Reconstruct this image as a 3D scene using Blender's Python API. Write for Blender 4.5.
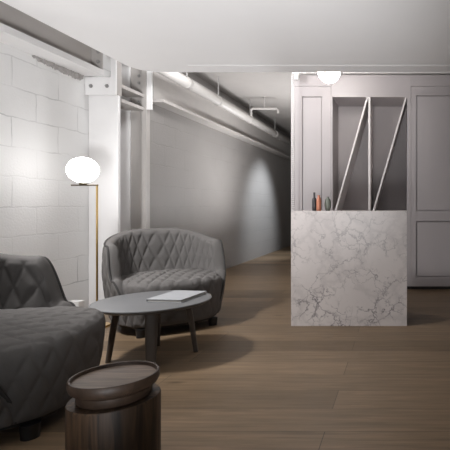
import bpy, bmesh, math, random
from mathutils import Vector, Matrix
random.seed(7)
PI = math.pi
for o in list(bpy.data.objects):
    bpy.data.objects.remove(o)
S = bpy.context.scene
C = S.collection

# ------------------------------------------------------------------ camera, world, light, exposure
CAM_H = 1.05
cd = bpy.data.cameras.new('camera')
cd.sensor_width = 36.0
cd.lens = 36.0 * 460 / 450
cd.shift_x = -(400 - 225) / 450
cd.shift_y = -(225 - 206) / 450
cd.clip_start = 0.05
cam = bpy.data.objects.new('camera', cd)
cam.location = (0, 0, CAM_H)
cam.rotation_euler = (PI / 2, 0, 0)
C.objects.link(cam)
S.camera = cam

w = bpy.data.worlds.new('world')
w.use_nodes = True
w.node_tree.nodes['Background'].inputs[0].default_value = (0.8, 0.9, 1.0, 1)
w.node_tree.nodes['Background'].inputs[1].default_value = 0.3
S.world = w
S.view_settings.view_transform = 'Standard'
S.view_settings.look = 'None'
S.view_settings.exposure = 0.7
S.view_settings.gamma = 1.0


def light(name, kind, loc, target, energy, color, **kw):
    d = bpy.data.lights.new(name, kind)
    d.energy = energy
    d.color = color
    for k, v in kw.items():
        setattr(d, k, v)
    o = bpy.data.objects.new(name, d)
    o.location = loc
    o.rotation_euler = (Vector(target) - Vector(loc)).to_track_quat('-Z', 'Y').to_euler()
    C.objects.link(o)
    return o


# daylight through the window in the wall behind the camera
light('window_daylight', 'AREA', (-0.6, -1.9, 1.45), (-0.6, 4, 2.3), 8, (0.97, 0.98, 1.0),
      shape='RECTANGLE', size=4.4, size_y=1.8)
# added fill spot, unseen behind the camera, to brighten the lowered ceiling
light('ceiling_fill_spot', 'SPOT', (-0.5, -0.7, 0.35), (-1.35, 3.0, 2.38), 640, (0.97, 0.98, 1.0),
      spot_size=math.radians(58), spot_blend=1.0, shadow_soft_size=0.35)
# track spot in the slot between the lowered ceiling and the block wall
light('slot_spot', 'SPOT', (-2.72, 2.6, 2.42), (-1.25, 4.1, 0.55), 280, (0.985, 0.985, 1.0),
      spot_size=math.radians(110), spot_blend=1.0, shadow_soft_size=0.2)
# added fill light hidden round the cabinet corner, lifting the corridor
light('corridor_fill', 'AREA', (-1.45, 7.4, 0.95), (-1.95, 7.3, 2.9), 48, (0.97, 0.98, 1.0),
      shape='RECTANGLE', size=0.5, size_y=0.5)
# extra light hidden above the lowered ceiling's edge to brighten the corridor mouth
light('corridor_mouth_fill', 'AREA', (-1.95, 4.75, 2.72), (-2.4, 7.5, 2.2), 12, (0.97, 0.98, 1.0),
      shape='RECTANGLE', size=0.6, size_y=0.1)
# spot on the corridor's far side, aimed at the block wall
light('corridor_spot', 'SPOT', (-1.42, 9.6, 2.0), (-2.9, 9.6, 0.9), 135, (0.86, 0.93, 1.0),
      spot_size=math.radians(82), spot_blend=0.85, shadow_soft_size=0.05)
LAMP_E = 6.3
GLOBE_E = 19.0


# ------------------------------------------------------------------ materials
def lin(c):
    return tuple(((x / 255 + 0.055) / 1.055) ** 2.4 if x / 255 > 0.04045 else x / 255 / 12.92 for x in c) + (1,)


def mat(name, col, rough=0.5, metal=0.0, noise=0.0, nscale=20, bump=0.0, bscale=60, spec=0.5):
    m = bpy.data.materials.new(name)
    m.use_nodes = True
    nt = m.node_tree
    b = nt.nodes['Principled BSDF']
    b.inputs['Roughness'].default_value = rough
    b.inputs['Metallic'].default_value = metal
    b.inputs['Specular IOR Level'].default_value = spec
    c = lin(col)
    b.inputs['Base Color'].default_value = c
    tc = nt.nodes.new('ShaderNodeTexCoord')
    if noise > 0:
        n = nt.nodes.new('ShaderNodeTexNoise')
        n.inputs['Scale'].default_value = nscale
        n.inputs['Detail'].default_value = 5
        nt.links.new(tc.outputs['Object'], n.inputs['Vector'])
        r = nt.nodes.new('ShaderNodeMapRange')
        r.inputs['To Min'].default_value = 1 - noise
        r.inputs['To Max'].default_value = 1 + noise
        nt.links.new(n.outputs['Fac'], r.inputs['Value'])
        mx = nt.nodes.new('ShaderNodeVectorMath')
        mx.operation = 'SCALE'
        mx.inputs[0].default_value = c[:3]
        nt.links.new(r.outputs[0], mx.inputs['Scale'])
        nt.links.new(mx.outputs[0], b.inputs['Base Color'])
    if bump > 0:
        n = nt.nodes.new('ShaderNodeTexNoise')
        n.inputs['Scale'].default_value = bscale
        n.inputs['Detail'].default_value = 6
        nt.links.new(tc.outputs['Object'], n.inputs['Vector'])
        bp = nt.nodes.new('ShaderNodeBump')
        bp.inputs['Strength'].default_value = bump
        bp.inputs['Distance'].default_value = 0.01
        nt.links.new(n.outputs['Fac'], bp.inputs['Height'])
        nt.links.new(bp.outputs[0], b.inputs['Normal'])
    return m


def emis(name, col, e):
    m = bpy.data.materials.new(name)
    m.use_nodes = True
    b = m.node_tree.nodes['Principled BSDF']
    b.inputs['Base Color'].default_value = (0.9, 0.9, 0.9, 1)
    b.inputs['Roughness'].default_value = 0.3
    b.inputs['Emission Color'].default_value = col + (1,)
    b.inputs['Emission Strength'].default_value = e
    return m


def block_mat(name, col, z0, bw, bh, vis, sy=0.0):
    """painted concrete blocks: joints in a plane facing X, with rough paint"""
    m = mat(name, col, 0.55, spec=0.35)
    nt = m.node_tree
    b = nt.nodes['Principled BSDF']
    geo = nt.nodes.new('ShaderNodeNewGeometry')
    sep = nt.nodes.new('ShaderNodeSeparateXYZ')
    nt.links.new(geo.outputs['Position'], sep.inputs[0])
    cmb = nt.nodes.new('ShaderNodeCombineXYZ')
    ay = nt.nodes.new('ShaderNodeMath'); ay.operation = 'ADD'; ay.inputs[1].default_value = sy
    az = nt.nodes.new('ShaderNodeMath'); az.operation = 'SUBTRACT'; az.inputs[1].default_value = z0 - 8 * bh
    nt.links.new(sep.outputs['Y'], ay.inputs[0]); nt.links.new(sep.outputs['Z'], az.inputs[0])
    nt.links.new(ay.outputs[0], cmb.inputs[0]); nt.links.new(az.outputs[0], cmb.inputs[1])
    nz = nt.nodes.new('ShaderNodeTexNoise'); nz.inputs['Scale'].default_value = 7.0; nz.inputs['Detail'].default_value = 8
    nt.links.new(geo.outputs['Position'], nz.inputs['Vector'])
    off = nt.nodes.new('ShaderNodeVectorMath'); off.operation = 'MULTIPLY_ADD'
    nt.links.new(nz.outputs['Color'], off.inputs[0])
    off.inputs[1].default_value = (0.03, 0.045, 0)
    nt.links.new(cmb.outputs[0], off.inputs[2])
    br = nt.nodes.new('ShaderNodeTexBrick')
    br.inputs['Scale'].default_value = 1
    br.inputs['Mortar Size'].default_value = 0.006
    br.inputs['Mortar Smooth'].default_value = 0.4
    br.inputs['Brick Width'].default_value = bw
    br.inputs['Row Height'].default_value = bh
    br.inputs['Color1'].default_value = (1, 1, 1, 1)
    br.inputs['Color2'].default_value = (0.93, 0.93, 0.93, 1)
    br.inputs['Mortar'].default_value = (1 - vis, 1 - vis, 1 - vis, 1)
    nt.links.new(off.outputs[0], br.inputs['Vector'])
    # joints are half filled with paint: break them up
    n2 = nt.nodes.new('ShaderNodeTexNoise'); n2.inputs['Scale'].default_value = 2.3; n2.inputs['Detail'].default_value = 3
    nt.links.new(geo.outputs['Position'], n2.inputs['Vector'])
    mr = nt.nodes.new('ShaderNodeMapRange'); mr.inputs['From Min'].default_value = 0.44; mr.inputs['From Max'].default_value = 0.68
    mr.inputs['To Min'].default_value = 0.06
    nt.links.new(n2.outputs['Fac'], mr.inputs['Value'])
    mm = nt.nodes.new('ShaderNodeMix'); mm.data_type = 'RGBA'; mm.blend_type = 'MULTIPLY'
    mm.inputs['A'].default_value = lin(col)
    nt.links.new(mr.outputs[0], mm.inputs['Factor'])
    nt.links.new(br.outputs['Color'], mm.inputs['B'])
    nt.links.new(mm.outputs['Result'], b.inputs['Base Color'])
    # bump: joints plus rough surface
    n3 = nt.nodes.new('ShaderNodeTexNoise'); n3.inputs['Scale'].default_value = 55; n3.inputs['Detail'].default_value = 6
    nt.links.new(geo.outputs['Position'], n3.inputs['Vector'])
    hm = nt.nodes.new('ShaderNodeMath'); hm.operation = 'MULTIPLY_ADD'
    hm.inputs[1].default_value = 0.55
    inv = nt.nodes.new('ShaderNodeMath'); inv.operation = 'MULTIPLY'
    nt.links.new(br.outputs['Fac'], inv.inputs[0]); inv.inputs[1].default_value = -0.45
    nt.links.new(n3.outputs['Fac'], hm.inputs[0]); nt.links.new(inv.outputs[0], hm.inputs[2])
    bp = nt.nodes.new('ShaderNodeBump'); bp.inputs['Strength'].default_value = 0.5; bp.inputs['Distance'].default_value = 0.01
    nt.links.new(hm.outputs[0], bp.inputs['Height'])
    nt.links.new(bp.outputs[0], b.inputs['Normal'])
    return m


def plank_mat():
    m = mat('oak_planks', (120, 100, 80), 0.42, spec=0.3)
    nt = m.node_tree
    b = nt.nodes['Principled BSDF']
    geo = nt.nodes.new('ShaderNodeNewGeometry')
    mp = nt.nodes.new('ShaderNodeMapping')
    mp.inputs['Location'].default_value = (0.35, 6.02, 0)
    nt.links.new(geo.outputs['Position'], mp.inputs['Vector'])
    br = nt.nodes.new('ShaderNodeTexBrick')
    br.inputs['Scale'].default_value = 1
    br.inputs['Brick Width'].default_value = 2.9
    br.inputs['Row Height'].default_value = 0.24
    br.inputs['Mortar Size'].default_value = 0.0022
    br.inputs['Mortar Smooth'].default_value = 0.3
    br.inputs['Bias'].default_value = 0.0
    br.offset = 0.37
    br.inputs['Color1'].default_value = lin((95, 79, 61))
    br.inputs['Color2'].default_value = lin((128, 107, 84))
    br.inputs['Mortar'].default_value = lin((74, 61, 48))
    nt.links.new(mp.outputs[0], br.inputs['Vector'])
    st = nt.nodes.new('ShaderNodeVectorMath'); st.operation = 'MULTIPLY'; st.inputs[1].default_value = (0.9, 14, 1)
    nt.links.new(geo.outputs['Position'], st.inputs[0])
    g = nt.nodes.new('ShaderNodeTexNoise'); g.inputs['Scale'].default_value = 2.5; g.inputs['Detail'].default_value = 9
    g.inputs['Roughness'].default_value = 0.65; g.inputs['Distortion'].default_value = 0.6
    nt.links.new(st.outputs[0], g.inputs['Vector'])
    mr = nt.nodes.new('ShaderNodeMapRange'); mr.inputs['To Min'].default_value = 0.62; mr.inputs['To Max'].default_value = 1.3
    mr.inputs['From Min'].default_value = 0.25; mr.inputs['From Max'].default_value = 0.75
    nt.links.new(g.outputs['Fac'], mr.inputs['Value'])
    sc = nt.nodes.new('ShaderNodeVectorMath'); sc.operation = 'SCALE'
    nt.links.new(br.outputs['Color'], sc.inputs[0]); nt.links.new(mr.outputs[0], sc.inputs['Scale'])
    # knots
    kv = nt.nodes.new('ShaderNodeVectorMath'); kv.operation = 'MULTIPLY'; kv.inputs[1].default_value = (0.9, 2.6, 1)
    nt.links.new(geo.outputs['Position'], kv.inputs[0])
    vo = nt.nodes.new('ShaderNodeTexVoronoi'); vo.inputs['Scale'].default_value = 1.3
    nt.links.new(kv.outputs[0], vo.inputs['Vector'])
    kr = nt.nodes.new('ShaderNodeMapRange'); kr.inputs['From Min'].default_value = 0.02; kr.inputs['From Max'].default_value = 0.09
    kr.inputs['To Min'].default_value = 0.55
    nt.links.new(vo.outputs['Distance'], kr.inputs['Value'])
    s2 = nt.nodes.new('ShaderNodeVectorMath'); s2.operation = 'SCALE'
    nt.links.new(sc.outputs[0], s2.inputs[0]); nt.links.new(kr.outputs[0], s2.inputs['Scale'])
    nt.links.new(s2.outputs[0], b.inputs['Base Color'])
    bp = nt.nodes.new('ShaderNodeBump'); bp.inputs['Strength'].default_value = 0.15; bp.inputs['Distance'].default_value = 0.004
    nt.links.new(g.outputs['Fac'], bp.inputs['Height'])
    nt.links.new(bp.outputs[0], b.inputs['Normal'])
    return m


def marble_mat():
    m = mat('marble', (205, 198, 194), 0.3)
    nt = m.node_tree
    b = nt.nodes['Principled BSDF']
    pos = nt.nodes.new('ShaderNodeNewGeometry').outputs['Position']

    def warped(off, scale, amt):
        ad = nt.nodes.new('ShaderNodeVectorMath'); ad.operation = 'ADD'; ad.inputs[1].default_value = off
        nt.links.new(pos, ad.inputs[0])
        n = nt.nodes.new('ShaderNodeTexNoise'); n.inputs['Scale'].default_value = scale; n.inputs['Detail'].default_value = 8
        n.inputs['Roughness'].default_value = 0.66
        nt.links.new(ad.outputs[0], n.inputs['Vector'])
        ma = nt.nodes.new('ShaderNodeVectorMath'); ma.operation = 'MULTIPLY_ADD'
        nt.links.new(n.outputs['Color'], ma.inputs[0])
        ma.inputs[1].default_value = (amt, amt, amt)
        nt.links.new(ad.outputs[0], ma.inputs[2])
        return ma.outputs[0]

    def crack(off, vs, width, wscale, amt):
        v = nt.nodes.new('ShaderNodeTexVoronoi'); v.feature = 'DISTANCE_TO_EDGE'; v.inputs['Scale'].default_value = vs
        nt.links.new(warped(off, wscale, amt), v.inputs['Vector'])
        r = nt.nodes.new('ShaderNodeMapRange'); r.inputs['From Max'].default_value = width
        r.inputs['To Min'].default_value = 1.0; r.inputs['To Max'].default_value = 0.0
        nt.links.new(v.outputs['Distance'], r.inputs['Value'])
        return r.outputs[0]

    def mask(scale, lo, hi, off, low=0.0):
        ad = nt.nodes.new('ShaderNodeVectorMath'); ad.operation = 'ADD'; ad.inputs[1].default_value = off
        nt.links.new(pos, ad.inputs[0])
        n = nt.nodes.new('ShaderNodeTexNoise'); n.inputs['Scale'].default_value = scale; n.inputs['Detail'].default_value = 6
        nt.links.new(ad.outputs[0], n.inputs['Vector'])
        r = nt.nodes.new('ShaderNodeMapRange'); r.inputs['From Min'].default_value = lo; r.inputs['From Max'].default_value = hi
        r.inputs['To Min'].default_value = low
        nt.links.new(n.outputs['Fac'], r.inputs['Value'])
        return r.outputs[0]

    def mul(a, c):
        x = nt.nodes.new('ShaderNodeMath'); x.operation = 'MULTIPLY'
        nt.links.new(a, x.inputs[0])
        if isinstance(c, float):
            x.inputs[1].default_value = c
        else:
            nt.links.new(c, x.inputs[1])
        return x.outputs[0]

    # more veining low on the slab than high up, as in a block cut across its bed
    sep = nt.nodes.new('ShaderNodeSeparateXYZ'); nt.links.new(pos, sep.inputs[0])
    zr = nt.nodes.new('ShaderNodeMapRange'); zr.inputs['From Min'].default_value = 0.25; zr.inputs['From Max'].default_value = 0.85
    zr.inputs['To Min'].default_value = 1.0; zr.inputs['To Max'].default_value = 0.45
    nt.links.new(sep.outputs['Z'], zr.inputs['Value'])
    low = zr.outputs[0]
    prev = None
    for (r, c) in ((mul(mask(2.2, 0.35, 0.75, (5, 1, 2)), 0.35), (176, 168, 166)),
                   (mul(crack((0.3, 0, 0.2), 1.9, 0.016, 3.2, 0.55), mul(mask(5, 0.38, 0.60, (1, 2, 3), 0.1), low)), (70, 64, 70)),
                   (mul(crack((3.7, 1, 5.1), 3.4, 0.016, 4.5, 0.4), mul(mask(4, 0.42, 0.62, (7, 2, 1)), low)), (78, 72, 76)),
                   (mul(crack((8.1, 4, 2.2), 8.0, 0.05, 9.0, 0.16), mul(mask(3.2, 0.50, 0.64, (3, 8, 4)), low)), (104, 98, 100)),
                   (mul(crack((2.1, 6, 4.2), 2.6, 0.10, 2.5, 0.5), 0.22), (140, 132, 132))):
        mx = nt.nodes.new('ShaderNodeMix'); mx.data_type = 'RGBA'
        nt.links.new(r, mx.inputs['Factor'])
        if prev is None:
            mx.inputs['A'].default_value = lin((206, 198, 194))
        else:
            nt.links.new(prev, mx.inputs['A'])
        mx.inputs['B'].default_value = lin(c)
        prev = mx.outputs['Result']
    nt.links.new(prev, b.inputs['Base Color'])
    return m


def wood_mat(name, c1, c2, axis_scale, scale=6, stripes=False, rough=0.4):
    m = mat(name, c1, rough)
    nt = m.node_tree
    b = nt.nodes['Principled BSDF']
    tc = nt.nodes.new('ShaderNodeTexCoord')
    st = nt.nodes.new('ShaderNodeVectorMath'); st.operation = 'MULTIPLY'; st.inputs[1].default_value = axis_scale
    nt.links.new(tc.outputs['Object'], st.inputs[0])
    n = nt.nodes.new('ShaderNodeTexNoise'); n.inputs['Scale'].default_value = scale; n.inputs['Detail'].default_value = 8
    n.inputs['Distortion'].default_value = 1.2
    nt.links.new(st.outputs[0], n.inputs['Vector'])
    cr = nt.nodes.new('ShaderNodeValToRGB')
    cr.color_ramp.elements[0].position = 0.3; cr.color_ramp.elements[1].position = 0.7
    cr.color_ramp.elements[0].color = lin(c1); cr.color_ramp.elements[1].color = lin(c2)
    nt.links.new(n.outputs['Fac'], cr.inputs[0])
    out = cr.outputs[0]
    if stripes:   # glued staves round the drum, each of its own tone
        sep = nt.nodes.new('ShaderNodeSeparateXYZ'); nt.links.new(tc.outputs['Object'], sep.inputs[0])
        at = nt.nodes.new('ShaderNodeMath'); at.operation = 'ARCTAN2'
        nt.links.new(sep.outputs['Y'], at.inputs[0]); nt.links.new(sep.outputs['X'], at.inputs[1])
        mu = nt.nodes.new('ShaderNodeMath'); mu.operation = 'MULTIPLY'; mu.inputs[1].default_value = 2.9
        nt.links.new(at.outputs[0], mu.inputs[0])
        fl = nt.nodes.new('ShaderNodeMath'); fl.operation = 'FLOOR'; nt.links.new(mu.outputs[0], fl.inputs[0])
        wn = nt.nodes.new('ShaderNodeTexWhiteNoise'); wn.noise_dimensions = '1D'
        nt.links.new(fl.outputs[0], wn.inputs['W'])
        mr = nt.nodes.new('ShaderNodeMapRange'); mr.inputs['To Min'].default_value = 0.4; mr.inputs['To Max'].default_value = 1.6
        nt.links.new(wn.outputs['Value'], mr.inputs['Value'])
        sc = nt.nodes.new('ShaderNodeVectorMath'); sc.operation = 'SCALE'
        nt.links.new(out, sc.inputs[0]); nt.links.new(mr.outputs[0], sc.inputs['Scale'])
        out = sc.outputs[0]
    nt.links.new(out, b.inputs['Base Color'])
    return m


M = {
    'ceiling': mat('ceiling_paint', (240, 238, 237), 0.7, noise=0.015, nscale=3),
    'slab': mat('concrete_slab', (165, 160, 156), 0.8, noise=0.08, nscale=4),
    'dark_wall': mat('dark_taupe_wall', (92, 86, 82), 0.7),
    'plain': mat('plain_wall', (190, 186, 183), 0.7),
    'blocks': block_mat('white_blocks', (226, 225, 224), 0.065, 0.52, 0.25, 0.42, 0.07),
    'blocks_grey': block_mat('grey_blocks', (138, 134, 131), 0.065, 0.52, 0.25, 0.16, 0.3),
    'floor': plank_mat(),
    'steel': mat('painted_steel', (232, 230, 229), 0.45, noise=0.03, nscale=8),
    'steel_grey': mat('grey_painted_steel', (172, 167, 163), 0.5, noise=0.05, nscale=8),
    'bolt': mat('bolt_steel', (150, 148, 146), 0.4, 0.3),
    'pipe': mat('painted_pipe', (176, 172, 168), 0.45, noise=0.05, nscale=10),
    'cabinet': mat('taupe_lacquer', (167, 160, 160), 0.45),
    'kick': mat('toe_kick', (60, 54, 52), 0.6),
    'niche': mat('niche_lacquer', (164, 156, 155), 0.5),
    'board': mat('board_lacquer', (214, 208, 206), 0.45),
    'marble': marble_mat(),
    'fabric': mat('grey_fabric', (96, 93, 91), 0.9, noise=0.06, nscale=120, bump=0.25, bscale=400, spec=0.15),
    'piping': mat('piping_fabric', (62, 60, 59), 0.85, spec=0.2),
    'black': mat('black_feet', (22, 21, 21), 0.45),
    'table_grey': mat('grey_lacquered_table', (98, 98, 99), 0.42),
    'leg_grey': mat('grey_table_leg', (88, 80, 73), 0.5),
    'cover': mat('book_cover', (150, 151, 153), 0.5, noise=0.05, nscale=15),
    'paper': mat('paper', (180, 176, 170), 0.7),
    'brass': mat('brass', (214, 180, 118), 0.28, 0.95),
    'bronze': mat('dark_bronze', (96, 84, 66), 0.35, 0.85),
    'opal': emis('opal_glass_lit', (1.0, 0.99, 0.975), LAMP_E),
    'opal2': emis('opal_globe_lit', (1.0, 0.97, 0.94), GLOBE_E),
    'tray': wood_mat('tray_wood', (92, 78, 67), (132, 114, 100), (2, 16, 16), 2.2, rough=0.5),
    'rim': wood_mat('rim_wood', (52, 40, 32), (80, 63, 51), (6, 6, 6), 3, rough=0.5),
    'drum': wood_mat('drum_wood', (36, 27, 21), (100, 76, 55), (14, 14, 1.2), 3, True, 0.55),
    'dark_glass': mat('charcoal_ceramic', (52, 49, 50), 0.35),
    'copper': mat('copper_ceramic', (176, 112, 86), 0.4, 0.1),
    'sage': mat('sage_ceramic', (104, 108, 98), 0.5),
    'plastic': mat('white_plastic', (226, 224, 222), 0.4),
    'crevice': mat('crevice_grey', (158, 154, 151), 0.95, noise=0.3, nscale=30, bump=1.0, bscale=50),
    'frame': mat('window_frame_paint', (235, 235, 235), 0.4),
    'glass': mat('window_glass', (220, 230, 235), 0.05),
}


# ------------------------------------------------------------------ helpers
def tag(o, label=None, cat=None, group=None, kind=None):
    if label: o['label'] = label
    if cat: o['category'] = cat
    if group: o['group'] = group
    if kind: o['kind'] = kind
    return o


def thing(name, label, cat, loc=(0, 0, 0), rz=0.0, group=None):
    o = bpy.data.objects.new(name, None)
    o.empty_display_size = 0.1
    C.objects.link(o)
    o.location = loc
    o.rotation_euler = (0, 0, rz)
    return tag(o, label, cat, group)


def obj(name, bm, m, parent=None, smooth=False, loc=None):
    bmesh.ops.recalc_face_normals(bm, faces=bm.faces)
    me = bpy.data.meshes.new(name)
    bm.to_mesh(me)
    bm.free()
    me.materials.append(m)
    if smooth:
        for p in me.polygons:
            p.use_smooth = True
        if smooth != 'all':
            me.set_sharp_from_angle(angle=math.radians(40))
    o = bpy.data.objects.new(name, me)
    C.objects.link(o)
    if parent: o.parent = parent
    if loc: o.location = loc
    return o


def struct(name, bm, m, **k):
    return tag(obj(name, bm, m, **k), kind='structure')


def box(x0, x1, y0, y1, z0, z1, bm=None, bev=0.0):
    bm = bm or bmesh.new()
    t = bmesh.new()
    bmesh.ops.create_cube(t, size=1)
    for v in t.verts:
        v.co = Vector(((x0 + x1) / 2 + v.co.x * (x1 - x0), (y0 + y1) / 2 + v.co.y * (y1 - y0), (z0 + z1) / 2 + v.co.z * (z1 - z0)))
    if bev > 0:
        bmesh.ops.bevel(t, geom=list(t.edges), offset=bev, segments=2, affect='EDGES', profile=0.5)
    return merge(bm, t)


def merge(bm, t):
    me = bpy.data.meshes.new('tmp')
    t.to_mesh(me)
    t.free()
    bm.from_mesh(me)
    bpy.data.meshes.remove(me)
    return bm


def prism(pts, y0, y1, bm=None, axis='y'):
    """polygon in x,z extruded along y (axis y) or polygon in x,y extruded along z"""
    bm = bm or bmesh.new()
    f = (lambda p, t: (p[0], t, p[1])) if axis == 'y' else (lambda p, t: (p[0], p[1], t))
    a = [bm.verts.new(f(p, y0)) for p in pts]
    b = [bm.verts.new(f(p, y1)) for p in pts]
    n = len(pts)
    bm.faces.new(a)
    bm.faces.new(b)
    for i in range(n):
        bm.faces.new((a[i], a[(i + 1) % n], b[(i + 1) % n], b[i]))
    return bm


def lathe(prof, n=48, bm=None, c=(0, 0, 0)):
    bm = bm or bmesh.new()
    rings = []
    for r, z in prof:
        if r < 1e-5:
            rings.append([bm.verts.new((c[0], c[1], c[2] + z))])
        else:
            rings.append([bm.verts.new((c[0] + r * math.cos(2 * PI * i / n), c[1] + r * math.sin(2 * PI * i / n), c[2] + z)) for i in range(n)])
    for a, b in zip(rings, rings[1:]):
        for i in range(n):
            j = (i + 1) % n
            if len(a) == 1 and len(b) == 1: continue
            if len(a) == 1: bm.faces.new((a[0], b[i], b[j]))
            elif len(b) == 1: bm.faces.new((a[i], a[j], b[0]))
            else: bm.faces.new((a[i], a[j], b[j], b[i]))
    for r in (rings[0], rings[-1]):
        if len(r) > 1: bm.faces.new(r)
    return bm


def tube(pts, r, n=10, bm=None, closed=False):
    bm = bm or bmesh.new()
    P = [Vector(p) for p in pts]
    R = r if isinstance(r, (list, tuple)) else [r] * len(P)
    rings = []
    ref = None
    for i, p in enumerate(P):
        if closed:
            d = (P[(i + 1) % len(P)] - P[i - 1]).normalized()
        else:
            d = (P[min(i + 1, len(P) - 1)] - P[max(i - 1, 0)]).normalized()
        if ref is None:
            ref = Vector((0, 0, 1)) if abs(d.z) < 0.9 else Vector((1, 0, 0))
        s = d.cross(ref).normalized()
        u = s.cross(d).normalized()
        ref = u
        rings.append([bm.verts.new(p + (s * math.cos(2 * PI * k / n) + u * math.sin(2 * PI * k / n)) * R[i]) for k in range(n)])
    m = len(rings)
    for i in range(m if closed else m - 1):
        a, b = rings[i], rings[(i + 1) % m]
        for k in range(n):
            bm.faces.new((a[k], a[(k + 1) % n], b[(k + 1) % n], b[k]))
    if not closed:
        bm.faces.new(rings[0])
        bm.faces.new(rings[-1])
    return bm


def ball(c, r, bm=None, sz=1.0, seg=32):
    bm = bm or bmesh.new()
    t = bmesh.new()
    bmesh.ops.create_uvsphere(t, u_segments=seg, v_segments=seg // 2, radius=r)
    for v in t.verts:
        v.co = Vector((c[0] + v.co.x, c[1] + v.co.y, c[2] + v.co.z * sz))
    return merge(bm, t)


def grid(fn, nu, nv, bm=None, wrap=False):
    bm = bm or bmesh.new()
    V = [[bm.verts.new(fn(i / (nu if wrap else nu - 1), j / (nv - 1))) for j in range(nv)] for i in range(nu)]
    for i in range(nu if wrap else nu - 1):
        for j in range(nv - 1):
            a = V[i]; b = V[(i + 1) % nu]
            bm.faces.new((a[j], b[j], b[j + 1], a[j + 1]))
    return bm


# pixel to world at depth D
def px(x, y, D):
    return ((x - 400) * D / 460, D, CAM_H - (y - 206) * D / 460)


# ------------------------------------------------------------------ the setting
XL, XR, YB, YE, ZT = -3.22, 2.0, -2.0, 12.6, 2.92
XC = -2.90      # corridor wall
YC = 5.75       # cabinet front
struct('floor', box(XL - 0.1, XR + 0.1, YB - 0.1, YE + 0.1, -0.1, 0.0), M['floor'])
struct('ceiling_slab', box(XL - 0.1, XR + 0.1, YB - 0.1, YE + 0.1, ZT, ZT + 0.1), M['slab'])
struct('wall_left', box(XL - 0.1, XL, YB - 0.1, 5.31, 0, ZT), M['blocks'])
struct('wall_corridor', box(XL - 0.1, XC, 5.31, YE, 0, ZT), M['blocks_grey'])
struct('wall_right', box(XR, XR + 0.1, YB - 0.1, YE, 0, ZT), M['dark_wall'])
struct('wall_end', box(XC, XR, YE, YE + 0.1, 0, ZT), M['plain'])
struct('wall_behind_cabinets', box(-1.36, XR, 6.36, 6.46, 0, ZT), M['plain'])
struct('wall_corridor_side', box(-1.36, -1.26, 6.46, YE, 0, ZT), M['plain'])
# back wall with its window
bm = box(XL, -2.1, YB - 0.1, YB, 0, ZT)
box(0.9, XR, YB - 0.1, YB, 0, ZT, bm)
box(-2.1, 0.9, YB - 0.1, YB, 0, 0.6, bm)
box(-2.1, 0.9, YB - 0.1, YB, 2.4, ZT, bm)
struct('wall_back', bm, M['dark_wall'])
bm = bmesh.new()
for x in (-2.1, -1.12, -0.14, 0.84):
    box(x, x + 0.06, YB - 0.08, YB - 0.02, 0.66, 2.34, bm)
box(-2.1, 0.9, YB - 0.08, YB - 0.02, 0.6, 0.66, bm)
box(-2.1, 0.9, YB - 0.08, YB - 0.02, 2.34, 2.4, bm)
wf = struct('window_1', bm, M['frame'])
# lowered ceiling with a rounded corner and a shadow-gap slot
ZC, XE, YF, RC = 2.38, -2.59, 4.575, 0.24
pts = [(XR, YB), (XE, YB)]
for k in range(13):
    a = PI - k / 12 * PI / 2
    pts.append((XE + RC + RC * math.cos(a), YF - RC + RC * math.sin(a)))
pts += [(XR, YF), (XR, 4.352), (-2.0, 4.352), (-2.0, 4.340), (XR, 4.340)]
struct('ceiling', prism(pts, ZC, ZC + 0.14, axis='z'), M['ceiling'])


# ------------------------------------------------------------------ steelwork
def hexbolt(c, axis='y', r=0.014):
    bm = bmesh.new()
    t = lathe([(0, 0), (r * 1.5, 0), (r * 1.5, 0.003), (r, 0.003), (r, 0.016), (0, 0.016)], 6)
    if axis == 'y':
        rot = Matrix.Rotation(PI / 2, 4, 'X')
    else:
        rot = Matrix.Rotation(PI / 2, 4, 'Y')
    bmesh.ops.transform(t, matrix=rot, verts=t.verts)
    bmesh.ops.translate(t, vec=Vector(c), verts=t.verts)
    return merge(bm, t)


t = thing('steel_beam', 'white steel beam running along the top of the white block wall', 'beam', (-3.1, 1.4, 2.37))
off = lambda b, o=(3.1, -1.4, -2.37): (bmesh.ops.translate(b, vec=Vector(o), verts=b.verts), b)[1]
obj('flange', off(box(XL + 0.002, -2.995, YB + 0.01, 4.66, 2.37, 2.425)), M['steel'], t)
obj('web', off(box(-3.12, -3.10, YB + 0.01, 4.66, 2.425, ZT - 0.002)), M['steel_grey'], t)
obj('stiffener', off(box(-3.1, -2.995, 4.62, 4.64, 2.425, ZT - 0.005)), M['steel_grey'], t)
for z in (2.50, 2.60, 2.70):
    obj('bolt', off(hexbolt((-3.03, 4.62, z))), M['bolt'], t)

t = thing('steel_column', 'white boxed steel column beside the lit floor lamp', 'column', (-3.06, 4.8, 0))
off = lambda b, o=(3.06, -4.8, 0): (bmesh.ops.translate(b, vec=Vector(o), verts=b.verts), b)[1]
obj('casing', off(box(XL + 0.002, -2.91, 4.75, 4.79, 0, 2.195, bev=0.004)), M['steel'], t)
obj('cap_plate', off(box(XL + 0.002, -2.955, 4.70, 4.72, 2.185, 2.368, bev=0.003)), M['steel'], t)
for x in (91, 107):
    p = px(x, 86, 4.7)
    obj('bolt', off(hexbolt((p[0], 4.70, p[2]))), M['bolt'], t)
obj('angle_post', off(box(-2.955, -2.905, 4.70, 4.72, 2.185, ZT - 0.002)), M['steel'], t)
obj('angle_post', off(box(-2.93, -2.905, 4.72, 4.80, 2.198, ZT - 0.002)), M['steel_grey'], t)
# batten plates between the two posts
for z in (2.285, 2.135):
    obj('batten_plate', off(box(-3.12, -2.905, 4.802, 5.228, z, z + 0.034)), M['steel_grey'], t)

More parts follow.
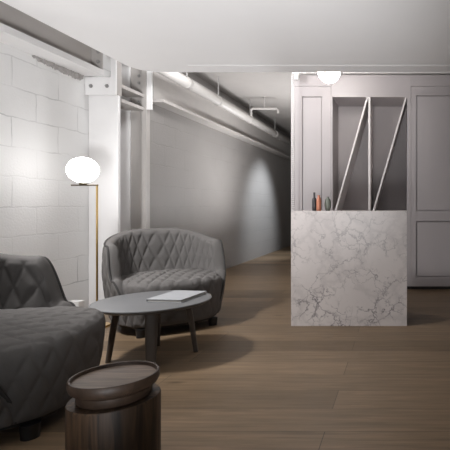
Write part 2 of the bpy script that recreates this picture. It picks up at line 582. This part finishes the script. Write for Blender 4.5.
t = thing('steel_column', 'slim grey steel post at the near end of the corridor wall', 'column', (-3.0, 5.25, 0))
off = lambda b, o=(3.0, -5.25, 0): (bmesh.ops.translate(b, vec=Vector(o), verts=b.verts), b)[1]
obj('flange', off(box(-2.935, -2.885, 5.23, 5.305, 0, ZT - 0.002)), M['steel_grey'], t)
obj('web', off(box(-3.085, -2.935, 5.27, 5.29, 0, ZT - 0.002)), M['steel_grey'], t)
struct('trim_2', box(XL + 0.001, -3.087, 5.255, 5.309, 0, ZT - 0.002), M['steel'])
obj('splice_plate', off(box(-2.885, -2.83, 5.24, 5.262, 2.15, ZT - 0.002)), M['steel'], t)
for (x, y) in ((139, 76), (139, 83), (139, 102)):
    p = px(x, y, 5.27)
    obj('bolt', off(hexbolt((p[0], 5.27, p[2]), r=0.013)), M['bolt'], t)

t = thing('steel_beam', 'grey steel beam along the corridor wall below the thick pipe', 'beam', (-2.8, 8, 2.25))
off = lambda b, o=(2.8, -8, -2.25): (bmesh.ops.translate(b, vec=Vector(o), verts=b.verts), b)[1]
obj('flange', off(box(XC + 0.002, -2.73, 5.312, YE - 0.01, 2.25, 2.285)), M['steel_grey'], t)
obj('web', off(box(-2.86, -2.845, 5.312, YE - 0.01, 2.285, ZT - 0.3)), M['steel_grey'], t)
obj('flange', off(box(XC + 0.002, -2.78, 5.312, YE - 0.01, ZT - 0.30, ZT - 0.27)), M['steel_grey'], t)

t = thing('ceiling_pipe', 'thick grey pipe under the corridor ceiling along the block wall', 'pipe', (-2.62, 8, 2.56))
off = lambda b, o=(2.62, -8, -2.56): (bmesh.ops.translate(b, vec=Vector(o), verts=b.verts), b)[1]
obj('pipe', off(tube([(-2.62, 4.95, 2.56), (-2.62, YE - 0.01, 2.56)], 0.062, 20)), M['pipe'], t, 'all')
for y in (5.62, 6.6, 8.0, 9.6):
    obj('coupling', off(tube([(-2.62, y, 2.56), (-2.62, y + 0.07, 2.56)], 0.07, 20)), M['pipe'], t, True)
    obj('hanger', off(tube([(-2.62, y + 0.035, 2.62), (-2.62, y + 0.035, ZT - 0.001)], 0.008, 8)), M['bolt'], t)
tag(obj('conduit', tube([(-2.76, 4.95, 2.70), (-2.76, YE - 0.01, 2.70)], 0.03, 14), M['pipe'], None, 'all'),
    'slim grey conduit above and behind the thick corridor pipe', 'pipe')
a = px(251, 116, 7.9); b = px(251, 108.5, 7.9); c = px(278, 108.5, 7.9); d = px(278, 113, 7.9)
bm = tube([a, (b[0], b[1], b[2] - 0.03), (b[0] + 0.03, b[1], b[2]), (c[0] - 0.03, c[1], c[2]), (c[0], c[1], c[2] - 0.03), d], 0.022, 10)
tube([((b[0] + c[0]) / 2, 7.9, b[2]), ((b[0] + c[0]) / 2, 7.9, ZT - 0.001)], 0.012, 8, bm)
tag(obj('bent_pipe', bm, M['pipe'], None, True), 'short bent pipe hung crosswise under the corridor ceiling', 'pipe')

# ragged strip under the beam, its grey painted for the shade of a crevice
bm = bmesh.new()
rnd = random.Random(3)
P = []
n = 46
for i in range(n + 1):
    y = 4.02 + (4.64 - 4.02) * i / n
    h = 0.012 + 0.045 * (i / n) ** 0.6 + rnd.uniform(-0.012, 0.012)
    P.append((y, h, rnd.uniform(0.012, 0.034)))
top = [(bm.verts.new((XL, y, 2.368)), bm.verts.new((XL + d, y, 2.368))) for y, h, d in P]
low = [(bm.verts.new((XL, y, 2.368 - h)), bm.verts.new((XL + d * 0.8, y, 2.368 - h * 0.8))) for y, h, d in P]
for i in range(n):
    bm.faces.new((top[i][1], top[i + 1][1], low[i + 1][1], low[i][1]))
    bm.faces.new((low[i][1], low[i + 1][1], low[i + 1][0], low[i][0]))
    bm.faces.new((top[i][0], top[i + 1][0], top[i + 1][1], top[i][1]))
struct('trim_1', bm, M['crevice'])

# ------------------------------------------------------------------ panelled cabinets
PXC = YC / 460
cz = lambda y: CAM_H - (y - 206) * PXC
cx = lambda x: (x - 400) * PXC
ZCT = cz(75)


def panel_door(x0, x1, z0, z1, recs, y=YC, th=0.034):
    """a framed door: slab with real recessed fields"""
    bm = bmesh.new()
    # a shadow groove runs round every field
    gw = 0.011
    groove = recs
    recs = [(a + gw, b - gw, c + gw, d - gw) for a, b, c, d in recs]
    xs = sorted({x0, x1} | {r[0] for r in groove} | {r[1] for r in groove} | {r[0] for r in recs} | {r[1] for r in recs})
    zs = sorted({z0, z1} | {r[2] for r in groove} | {r[3] for r in groove} | {r[2] for r in recs} | {r[3] for r in recs})
    for i in range(len(xs) - 1):
        for j in range(len(zs) - 1):
            mx, mz = (xs[i] + xs[i + 1]) / 2, (zs[j] + zs[j + 1]) / 2
            inside = any(r[0] < mx < r[1] and r[2] < mz < r[3] for r in recs)
            ing = any(r[0] < mx < r[1] and r[2] < mz < r[3] for r in groove)
            yy = y + 0.012 if inside else (y + 0.030 if ing else y)
            box(xs[i], xs[i + 1], yy, y + th, zs[j], zs[j + 1], bm)
    bmesh.ops.remove_doubles(bm, verts=bm.verts, dist=1e-5)
    return bm


def cabinet(name, label, cat, x0, x1):
    t = thing(name, label, cat, ((x0 + x1) / 2, YC + 0.3, 0))
    t['o'] = 0
    del t['o']
    return t, (lambda b: (bmesh.ops.translate(b, vec=Vector((-(x0 + x1) / 2, -YC - 0.3, 0)), verts=b.verts), b)[1])


g = 0.0015
ZK = 0.045
# narrow tall cabinet on the left
x0, x1 = cx(291), cx(331)
t, off = cabinet('tall_cabinet', 'narrow tall taupe cabinet at the corridor corner, behind the small bottles', 'cabinet', x0, x1)
obj('carcass', off(box(x0, x1 - g, YC + 0.036, 6.355, ZK, ZCT)), M['cabinet'], t)
obj('door', off(panel_door(x0, x1 - g, ZK, 2.545, [(cx(302), cx(322), 0.16, cz(96.5))])), M['cabinet'], t)
obj('top_filler', off(box(x0, x1 - g, YC, YC + 0.022, 2.549, ZCT)), M['cabinet'], t)
obj('toe_kick', off(box(x0, x1 - g, YC + 0.05, 6.3, 0, ZK)), M['kick'], t)

# open niche with leaning boards
x0, x1 = cx(331), cx(411)
n0, n1, nz0, nz1 = cx(332.5), cx(407), 0.90, cz(97)
t, off = cabinet('display_niche', 'open taupe niche with slanted boards, above the marble counter', 'shelf', x0, x1)
obj('side_panel', off(box(x0 + g, n0, YC, 6.30, nz0, nz1)), M['cabinet'], t)
obj('side_panel', off(box(n1, x1 - g, YC, 6.30, nz0, nz1)), M['cabinet'], t)
obj('top_panel', off(box(x0 + g, x1 - g, YC, 6.30, nz1, ZCT)), M['cabinet'], t)
obj('back_panel', off(box(x0 + g, x1 - g, 6.30, 6.355, ZK, ZCT)), M['niche'], t)
obj('base_cabinet', off(box(x0 + g, x1 - g, YC, 6.30, ZK, nz0)), M['cabinet'], t)
obj('toe_kick', off(box(x0 + g, x1 - g, YC + 0.05, 6.3, 0, ZK)), M['kick'], t)
xa, xb = cx(368.3), cx(370.3)
obj('divider', off(box(xa, xb, YC + 0.008, 6.30, nz0, nz1)), M['board'], t)
wd = 0.021
for (lo, hi) in ((cx(333.0), xa - 0.002), (xb + 0.002, n1 - 0.002)):
    # front edge meets niche floor at lo and niche top at hi
    k = (hi - wd - lo) / (nz1 - cz(211))
    bl = lo - k * 0.0
    pts = [(lo, cz(211)), (lo + wd, cz(211)), (hi, nz1 - 0.001), (hi - wd, nz1 - 0.001)]
    pts[0] = (max(lo - k * (cz(211) - nz0), n0 + 0.001 if lo < -0.5 else xb + 0.001), nz0)
    pts[1] = (pts[0][0] + wd, nz0)
    obj('slanted_board', off(prism(pts, YC + 0.006, 6.298)), M['board'], t)

# tall cupboards on the right
def cupboard(label, x0, x1):
    t, off = cabinet('cupboard', label, 'cabinet', x0, x1)
    obj('carcass', off(box(x0, x1 - g, YC + 0.036, 6.355, ZK, ZCT)), M['cabinet'], t)
    obj('door', off(panel_door(x0 + g, x1 - 2 * g, ZK, 2.545, [
        (x0 + 0.062, x1 - 0.062, cz(211), cz(95.5)), (x0 + 0.062, x1 - 0.062, cz(277), cz(221))])), M['cabinet'], t)
    obj('top_filler', off(box(x0, x1 - g, YC, YC + 0.022, 2.549, ZCT)), M['cabinet'], t)
    obj('toe_kick', off(box(x0, x1 - g, YC + 0.05, 6.3, 0, ZK)), M['kick'], t)


cupboard('tall taupe cupboard with two framed panels right of the marble counter', cx(411), 0.98)

# roller blind above the cabinets
t = thing('roller_blind', 'white roller blind with bead chain rolled up above the cabinets', 'blind', (0.3, 5.62, 2.66))
off = lambda b, o=(-0.3, -5.62, -2.66): (bmesh.ops.translate(b, vec=Vector(o), verts=b.verts), b)[1]
XCH = (292.5 - 400) * 5.62 / 460
obj('roll', off(tube([(XCH + 0.07, 5.66, 2.71), (XR - 0.02, 5.66, 2.71)], 0.028, 20)), M['plastic'], t, True)
bm = box(XCH - 0.005, XCH + 0.045, 5.60, 5.74, 2.66, 2.76, bev=0.008)
box(XCH + 0.02, XCH + 0.07, 5.62, 5.70, 2.60, 2.70, bm, bev=0.008)
obj('bracket', off(bm), M['plastic'], t)
bm = bmesh.new()
z = 2.655
while z > 0.75:
    ball((XCH - 0.004, 5.62, z), 0.0085, bm, seg=8)
    ball((XCH + 0.008, 5.66, z), 0.0085, bm, seg=8)
    z -= 0.0235
tube([(XCH - 0.004, 5.62, 2.66), (XCH - 0.004, 5.62, 0.75), (XCH + 0.008, 5.66, 0.75), (XCH + 0.008, 5.66, 2.66)], 0.002, 6, bm)
obj('bead_chain', off(bm), M['plastic'], t, 'all')

# ------------------------------------------------------------------ marble counter
DC = 4.02
X0, X1, HZ = -109 * DC / 460, 7 * DC / 460, 1.006
t = thing('marble_counter', 'square white marble reception counter with dark veins', 'counter', ((X0 + X1) / 2, DC + 0.27, 0))
off = lambda b, o=(-(X0 + X1) / 2, -DC - 0.27, 0): (bmesh.ops.translate(b, vec=Vector(o), verts=b.verts), b)[1]
obj('front_panel', off(box(X0, X1, DC, DC + 0.03, 0, HZ, bev=0.002)), M['marble'], t)
obj('side_panel', off(box(X0, X0 + 0.03, DC + 0.03, DC + 0.54, 0, HZ - 0.03)), M['marble'], t)
obj('side_panel', off(box(X1 - 0.03, X1, DC + 0.03, DC + 0.54, 0, HZ - 0.03)), M['marble'], t)
obj('countertop', off(box(X0, X1, DC + 0.03, DC + 0.54, HZ - 0.03, HZ)), M['marble'], t)
obj('shelf', off(box(X0 + 0.03, X1 - 0.03, DC + 0.03, DC + 0.5, 0.52, 0.54)), M['kick'], t)

# bottles on the counter
def bottle(pxc, D, prof, m, label, name='bottle', cat='bottle', neck=None):
    X = (pxc - 400) * D / 460
    o = obj(name, lathe(prof, 32), m, None, True, loc=(X, D, HZ))
    return tag(o, label, cat, 'small bottles on the marble counter')


u = 4.22 / 460
bottle(314.3, 4.22, [(0, 0), (2.0 * u, 0), (2.2 * u, 0.4 * u), (2.2 * u, 11 * u), (1.9 * u, 12.4 * u), (1.0 * u, 13.2 * u), (0.95 * u, 17.6 * u), (1.1 * u, 17.7 * u), (1.1 * u, 18.3 * u), (0, 18.3 * u)],
       M['dark_glass'], 'tall charcoal bottle with thin neck, leftmost on marble counter')
bottle(318.8, 4.15, [(0, 0), (2.0 * u, 0), (2.3 * u, 0.5 * u), (2.4 * u, 9 * u), (2.1 * u, 12.0 * u), (1.3 * u, 13.2 * u), (1.15 * u, 14.6 * u), (1.5 * u, 14.8 * u), (1.5 * u, 15.4 * u), (0, 15.4 * u)],
       M['copper'], 'copper coloured bottle between the charcoal and the sage one')
bottle(327.8, 4.2, [(0, 0), (1.8 * u, 0), (2.5 * u, 1.5 * u), (3.3 * u, 5 * u), (3.3 * u, 8 * u), (2.6 * u, 11 * u), (1.5 * u, 12.4 * u), (1.2 * u, 13.2 * u), (1.5 * u, 14.0 * u), (0, 14.0 * u)],
       M['sage'], 'squat sage green vase, rightmost on marble counter', 'vase', 'vase')

# globe lamp under the upper ceiling by the cabinets
GX, GY, GZ, GR = (329 - 400) * 5.05 / 460, 5.05, CAM_H + 134.0 * 5.05 / 460, 0.121
t = thing('globe_lamp', 'lit white globe lamp above the cabinets at the ceiling edge', 'lamp', (GX, GY, GZ))
obj('globe', ball((0, 0, 0), GR), M['opal2'], t, 'all')
obj('rod', tube([(-0.022, -GR - 0.012, -0.062), (-0.022, -GR - 0.012, 0.16)], 0.005, 10), M['brass'], t, True)
bm = tube([(-0.022, -GR - 0.012, 0.16), (-0.022, 0, 0.16)], 0.006, 10)
tube([(-0.022, -0.0, 0.16), (-0.022, -0.0, ZT - GZ - 0.012)], 0.006, 10, bm)
obj('arm', bm, M['brass'], t, True)
obj('canopy', lathe([(0, ZT - GZ - 0.025), (0.05, ZT - GZ - 0.025), (0.05, ZT - GZ - 0.001), (0, ZT - GZ - 0.001)], 32, c=(-0.022, 0, 0)), M['brass'], t, True)

# ------------------------------------------------------------------ quilted tub armchairs (local front is -Y)
def smooth(a, b, x):
    t = min(1, max(0, (x - a) / (b - a)))
    return t * t * (3 - 2 * t)


def quilt(s, z, wd, ht, amp):
    p = s / wd + z / ht
    q = s / wd - z / ht
    d = 2 * min(abs(p - round(p)), abs(q - round(q)))
    return amp * (1 - (1 - d) ** 3.6)


PMAX = math.radians(134)
SA, SB = 0.50, 0.445


def plan(phi, sc=1.0, inset=0.0):
    """outer plan of the shell, phi=0 at the back (+Y), superellipse"""
    a, b = SA - inset, SB - inset
    s, c = math.sin(phi), math.cos(phi)
    e = 2 / 2.5
    return Vector((a * math.copysign(abs(s) ** e, s) * sc, b * math.copysign(abs(c) ** e, c) * sc))


def rim_z(phi):
    d = abs(math.degrees(phi))
    z = 0.835 - 0.105 * smooth(12, 95, d)
    z -= 0.28 * smooth(92, 107, d)
    z -= 0.27 * smooth(108, 134, d)
    return z


def flare(z):
    return 0.875 + 0.125 * math.sin(min(1.0, max(0.0, (z - 0.07) / 0.50)) * PI / 2) - 0.03 * smooth(0.5, 0.85, z)


ZB = 0.085


def outer_pt(phi, v):
    z = ZB + (rim_z(phi) - ZB) * v
    p = plan(phi, flare(z))
    n = p.normalized()
    edge = smooth(0, 0.04, v) * smooth(0, 0.05, 1 - v) * smooth(0, 0.03, 1 - abs(phi) / PMAX)
    d = quilt(phi * 0.47, z, 0.105, 0.19, 0.013) * edge
    return Vector((p.x + n.x * d, p.y + n.y * d, z))


def inner_pt(phi, v):
    z1 = rim_z(phi)
    z0 = 0.25
    z = z0 + (z1 - z0) * v
    ins = 0.075 + 0.055 * (1 - v) ** 1.2
    p = plan(phi, flare(z), ins)
    n = -p.normalized()
    edge = smooth(0, 0.05, 1 - v) * smooth(0, 0.04, 1 - abs(phi) / PMAX)
    d = quilt(phi * 0.42, z - 0.1, 0.098, 0.24, 0.0135) * edge
    return Vector((p.x + n.x * d, p.y + n.y * d, z))


def ph(u):
    return -PMAX + 2 * PMAX * u


def shell_bm():
    NU, NV = 300, 54
    bm = bmesh.new()
    rows = []
    for i in range(NU):
        f = ph(i / (NU - 1))
        col = [outer_pt(f, j / (NV - 1)) for j in range(NV)]
        a = col[-1]; b = inner_pt(f, 1.0)
        for k in range(1, 6):   # rounded rim
            t = k / 6
            m = a.lerp(b, t)
            m.z += 0.02 * math.sin(PI * t)
            col.append(m)
        col += [inner_pt(f, 1 - j / (NV - 1)) for j in range(NV)]
        rows.append([bm.verts.new(p) for p in col])
    L = len(rows[0])
    for i in range(NU - 1):
        for j in range(L - 1):
            bm.faces.new((rows[i][j], rows[i + 1][j], rows[i + 1][j + 1], rows[i][j + 1]))
        bm.faces.new((rows[i][L - 1], rows[i + 1][L - 1], rows[i + 1][0], rows[i][0]))
    for r in (rows[0], rows[-1]):
        n = L
        for j in range(n // 2):      # close the arm ends
            a, b, c, d = r[j], r[j + 1], r[n - 2 - j], r[n - 1 - j]
            if len({a, b, c, d}) == 4 and j + 1 < n - 2 - j:
                bm.faces.new((a, b, c, d))
    return bm


def seat_plan(phi, sc):
    s, c = math.sin(phi), math.cos(phi)
    a = 0.422 + 0.02 * smooth(0.3, 0.8, -c)
    e = 2 / 2.8
    b = 0.36 if c > 0 else 0.475
    return Vector((a * math.copysign(abs(s) ** e, s) * sc, b * math.copysign(abs(c) ** e, c) * sc))


def seat_bm():
    bm = bmesh.new()
    NU = 280
    # profile: (scale of plan, z) from the bottom up the side, over the edge, to the centre
    prof = []
    for j in range(40):
        t = j / 39
        prof.append((0.92 + 0.08 * math.sin(t * PI / 2), 0.085 + 0.30 * t))
    for j in range(1, 13):
        a = j / 12 * PI / 2
        prof.append((1.0 - 0.08 * (1 - math.cos(a)), 0.385 + 0.05 * math.sin(a)))
    for j in range(1, 38):
        t = j / 38
        prof.append((0.92 * (1 - t), 0.435 + 0.03 * (1 - (1 - t) ** 2)))
    rows = []
    arc = 0
    lens = [0]
    for k in range(1, len(prof)):
        arc += math.hypot((prof[k][0] - prof[k - 1][0]) * 0.45, prof[k][1] - prof[k - 1][1])
        lens.append(arc)
    for i in range(NU):
        f = 2 * PI * i / NU
        col = []
        for k, (sc, z) in enumerate(prof):
            p = seat_plan(f, sc)
            ed = smooth(0, 0.03, lens[k])
            if k < 46:
                ox, oz = (p.normalized() * 1.0, 0.0) if k < 40 else (p.normalized() * 0.7, 0.7)
            else:
                ox, oz = Vector((0, 0)), 1.0
            # on the sides by arc, on the top by a planar diamond grid
            top = smooth(38, 50, k)
            d1 = quilt(f * 0.47, z, 0.125, 0.20, 0.008)
            d2 = quilt(p.x, p.y, 0.11, 0.17, 0.018)
            d = (d1 * (1 - top) + d2 * top) * ed
            col.append(bm.verts.new((p.x + ox.x * d, p.y + ox.y * d, z + oz * d)))
        rows.append(col)
    L = len(prof)
    for i in range(NU):
        a, b = rows[i], rows[(i + 1) % NU]
        for k in range(L - 1):
            bm.faces.new((a[k], b[k], b[k + 1], a[k + 1]))
        bm.faces.new
    bm.faces.new([r[0] for r in rows])
    bmesh.ops.remove_doubles(bm, verts=[r[-1] for r in rows], dist=0.02)
    return bm


def make_chair(label):
    t = thing('armchair', label, 'armchair', group='quilted tub armchairs')
    obj('shell', shell_bm(), M['fabric'], t, 'all')
    obj('seat', seat_bm(), M['fabric'], t, 'all')
    path = [outer_pt(ph(i / 240), 1.0) + Vector((0, 0, 0.003)) for i in range(241)]
    a = [outer_pt(-PMAX, 1 - j / 20) for j in range(1, 21)]
    b = [outer_pt(PMAX, 1 - j / 20) for j in range(1, 21)]
    obj('piping', tube(list(reversed(a)) + path + b, 0.0085, 8), M['piping'], t, 'all')
    base = [(p.x, p.y, 0.083) for p in (seat_plan(2 * PI * i / 96, 0.895) for i in range(96))]
    obj('base_board', prism([(p[0] * .97, p[1] * .97) for p in base], 0.062, 0.092, axis='z'), M['black'], t)
    for sx in (-1, 1):
        for y in (-0.33, 0.27):
            obj('leg', lathe([(0, 0), (0.036, 0), (0.040, 0.066), (0, 0.066)], 20, c=(sx * 0.30, y, 0)), M['black'], t, True)
    return t


def copy_thing(src, **lab):
    r = src.copy(); C.objects.link(r)
    for ch in src.children:
        c = ch.copy(); C.objects.link(c); c.parent = r
        for gch in ch.children:
            d = gch.copy(); C.objects.link(d); d.parent = c
    for k, v in lab.items(): r[k] = v
    return r


ch = make_chair('grey quilted tub armchair facing the camera behind the coffee table')
ch.location = (-2.075, 4.10, 0)
ch.scale = (0.95, 0.95, 0.98)
ch.rotation_euler.z = math.radians(43)
ch2 = copy_thing(ch, label='grey quilted tub armchair cut by the left edge, beside the wooden stump table')
ch2.location = (-2.08, 2.31, 0)
ch2.scale = (1.06, 1, 1)
ch2.rotation_euler.z = math.radians(105)

# ------------------------------------------------------------------ coffee table
TX, TY, TZ, TR = -1.72, 3.21, 0.395, 0.376
t = thing('coffee_table', 'round grey coffee table with a book on it', 'table', (TX, TY, 0))
obj('tabletop', lathe([(0, TZ - 0.026), (TR - 0.022, TZ - 0.026), (TR - 0.004, TZ - 0.012), (TR, TZ - 0.006), (TR - 0.002, TZ - 0.001), (TR - 0.006, TZ), (0, TZ)], 96), M['table_grey'], t, True)
A0 = math.radians(25)
for k in range(4):
    a = A0 + k * PI / 2
    dx, dy = math.cos(a), math.sin(a)
    bm = bmesh.new()
    rings = []
    for (zz, rr, hw, hd) in ((TZ - 0.024, 0.215, 0.040, 0.022), (0.2, 0.243, 0.036, 0.019), (0.0, 0.27, 0.028, 0.016)):
        cxx, cyy = dx * rr, dy * rr
        ring = []
        for q in range(16):
            b_ = q / 16 * 2 * PI
            e = 0.6
            lx = hw * math.copysign(abs(math.cos(b_)) ** e, math.cos(b_))
            ly = hd * math.copysign(abs(math.sin(b_)) ** e, math.sin(b_))
            ring.append(bm.verts.new((cxx - dy * lx + dx * ly, cyy + dx * lx + dy * ly, zz)))
        rings.append(ring)
    for r1, r2 in zip(rings, rings[1:]):
        for q in range(16):
            bm.faces.new((r1[q], r1[(q + 1) % 16], r2[(q + 1) % 16], r2[q]))
    bm.faces.new(rings[0]); bm.faces.new(rings[-1])
    obj('leg', bm, M['leg_grey'], t, True)

# book on the table
t = thing('book', 'pale grey book lying on the round coffee table', 'book', (-1.585, 3.285, TZ + 0.0005), math.radians(-6))
obj('cover', box(-0.125, 0.125, -0.165, 0.165, 0, 0.003, bev=0.0008), M['cover'], t)
obj('pages', box(-0.120, 0.121, -0.161, 0.161, 0.003, 0.017), M['paper'], t)
obj('cover', box(-0.125, 0.125, -0.165, 0.165, 0.017, 0.020, bev=0.0008), M['cover'], t)
obj('spine', box(-0.128, -0.124, -0.165, 0.165, 0, 0.020, bev=0.001), M['cover'], t)

# ------------------------------------------------------------------ wooden stump table
SX, SY = -1.105, 1.785
t = thing('side_table', 'dark wooden drum side table with a raised round tray top', 'table', (SX, SY, 0))
obj('drum', lathe([(0, 0), (0.150, 0), (0.157, 0.012), (0.158, 0.304), (0.155, 0.312), (0, 0.312)], 64), M['drum'], t, True)
obj('collar', lathe([(0, 0.312), (0.122, 0.312), (0.128, 0.32), (0.128, 0.345), (0.122, 0.352), (0, 0.352)], 64), M['rim'], t, True)
obj('tray_rim', lathe([(0.0, 0.352), (0.130, 0.352), (0.147, 0.359), (0.153, 0.372), (0.153, 0.396), (0.150, 0.400), (0.144, 0.399), (0.141, 0.387), (0.140, 0.384), (0, 0.383)], 72), M['rim'], t, True)
obj('tray_top', lathe([(0, 0.3835), (0.1395, 0.3835), (0.1395, 0.3865), (0, 0.387)], 72), M['tray'], t, True)

# ------------------------------------------------------------------ floor lamp
LD = 4.0
gx, _, gz = px(83, 170, LD)
pxx = px(97, 0, LD)[0]
t = thing('floor_lamp', 'brass floor lamp with a lit opal globe beside the white column', 'lamp', (pxx, LD, 0))
bx0 = px(71.5, 0, LD)[0] - pxx
bz = px(0, 184.5, LD)[2]
obj('globe', ball((gx - pxx, 0, gz), 0.121, sz=0.92), M['opal'], t, 'all')
obj('pole', tube([(0, 0, 0.02), (0, 0, bz)], 0.0085, 14), M['brass'], t, True)
obj('bar', box(bx0, 0.008, -0.009, 0.009, bz - 0.012, bz, bev=0.002), M['bronze'], t)
obj('globe_seat', lathe([(0, bz), (0.03, bz), (0.03, bz + 0.012), (0, bz + 0.012)], 24, c=(gx - pxx, 0, 0)), M['bronze'], t, True)
obj('base', lathe([(0, 0), (0.10, 0), (0.10, 0.014), (0.096, 0.018), (0.02, 0.02), (0, 0.02)], 48), M['brass'], t, True)

# small pale box at the foot of the wall
p = px(77, 303, 4.35)
bm = box(-0.06, 0.06, -0.04, 0.04, 0, 0.14, bev=0.006)
t = thing('cable_box', 'small pale box on the floor against the white block wall', 'box', (XL + 0.10, 4.42, 0))
obj('body', bm, M['plastic'], t)
obj('cable', tube([(0.0, 0.03, 0.03), (0.0, 0.06, 0.012), (0.02, 0.10, 0.006), (-0.03, 0.18, 0.006), (-0.06, 0.24, 0.006)], 0.005, 8), M['plastic'], t, True)
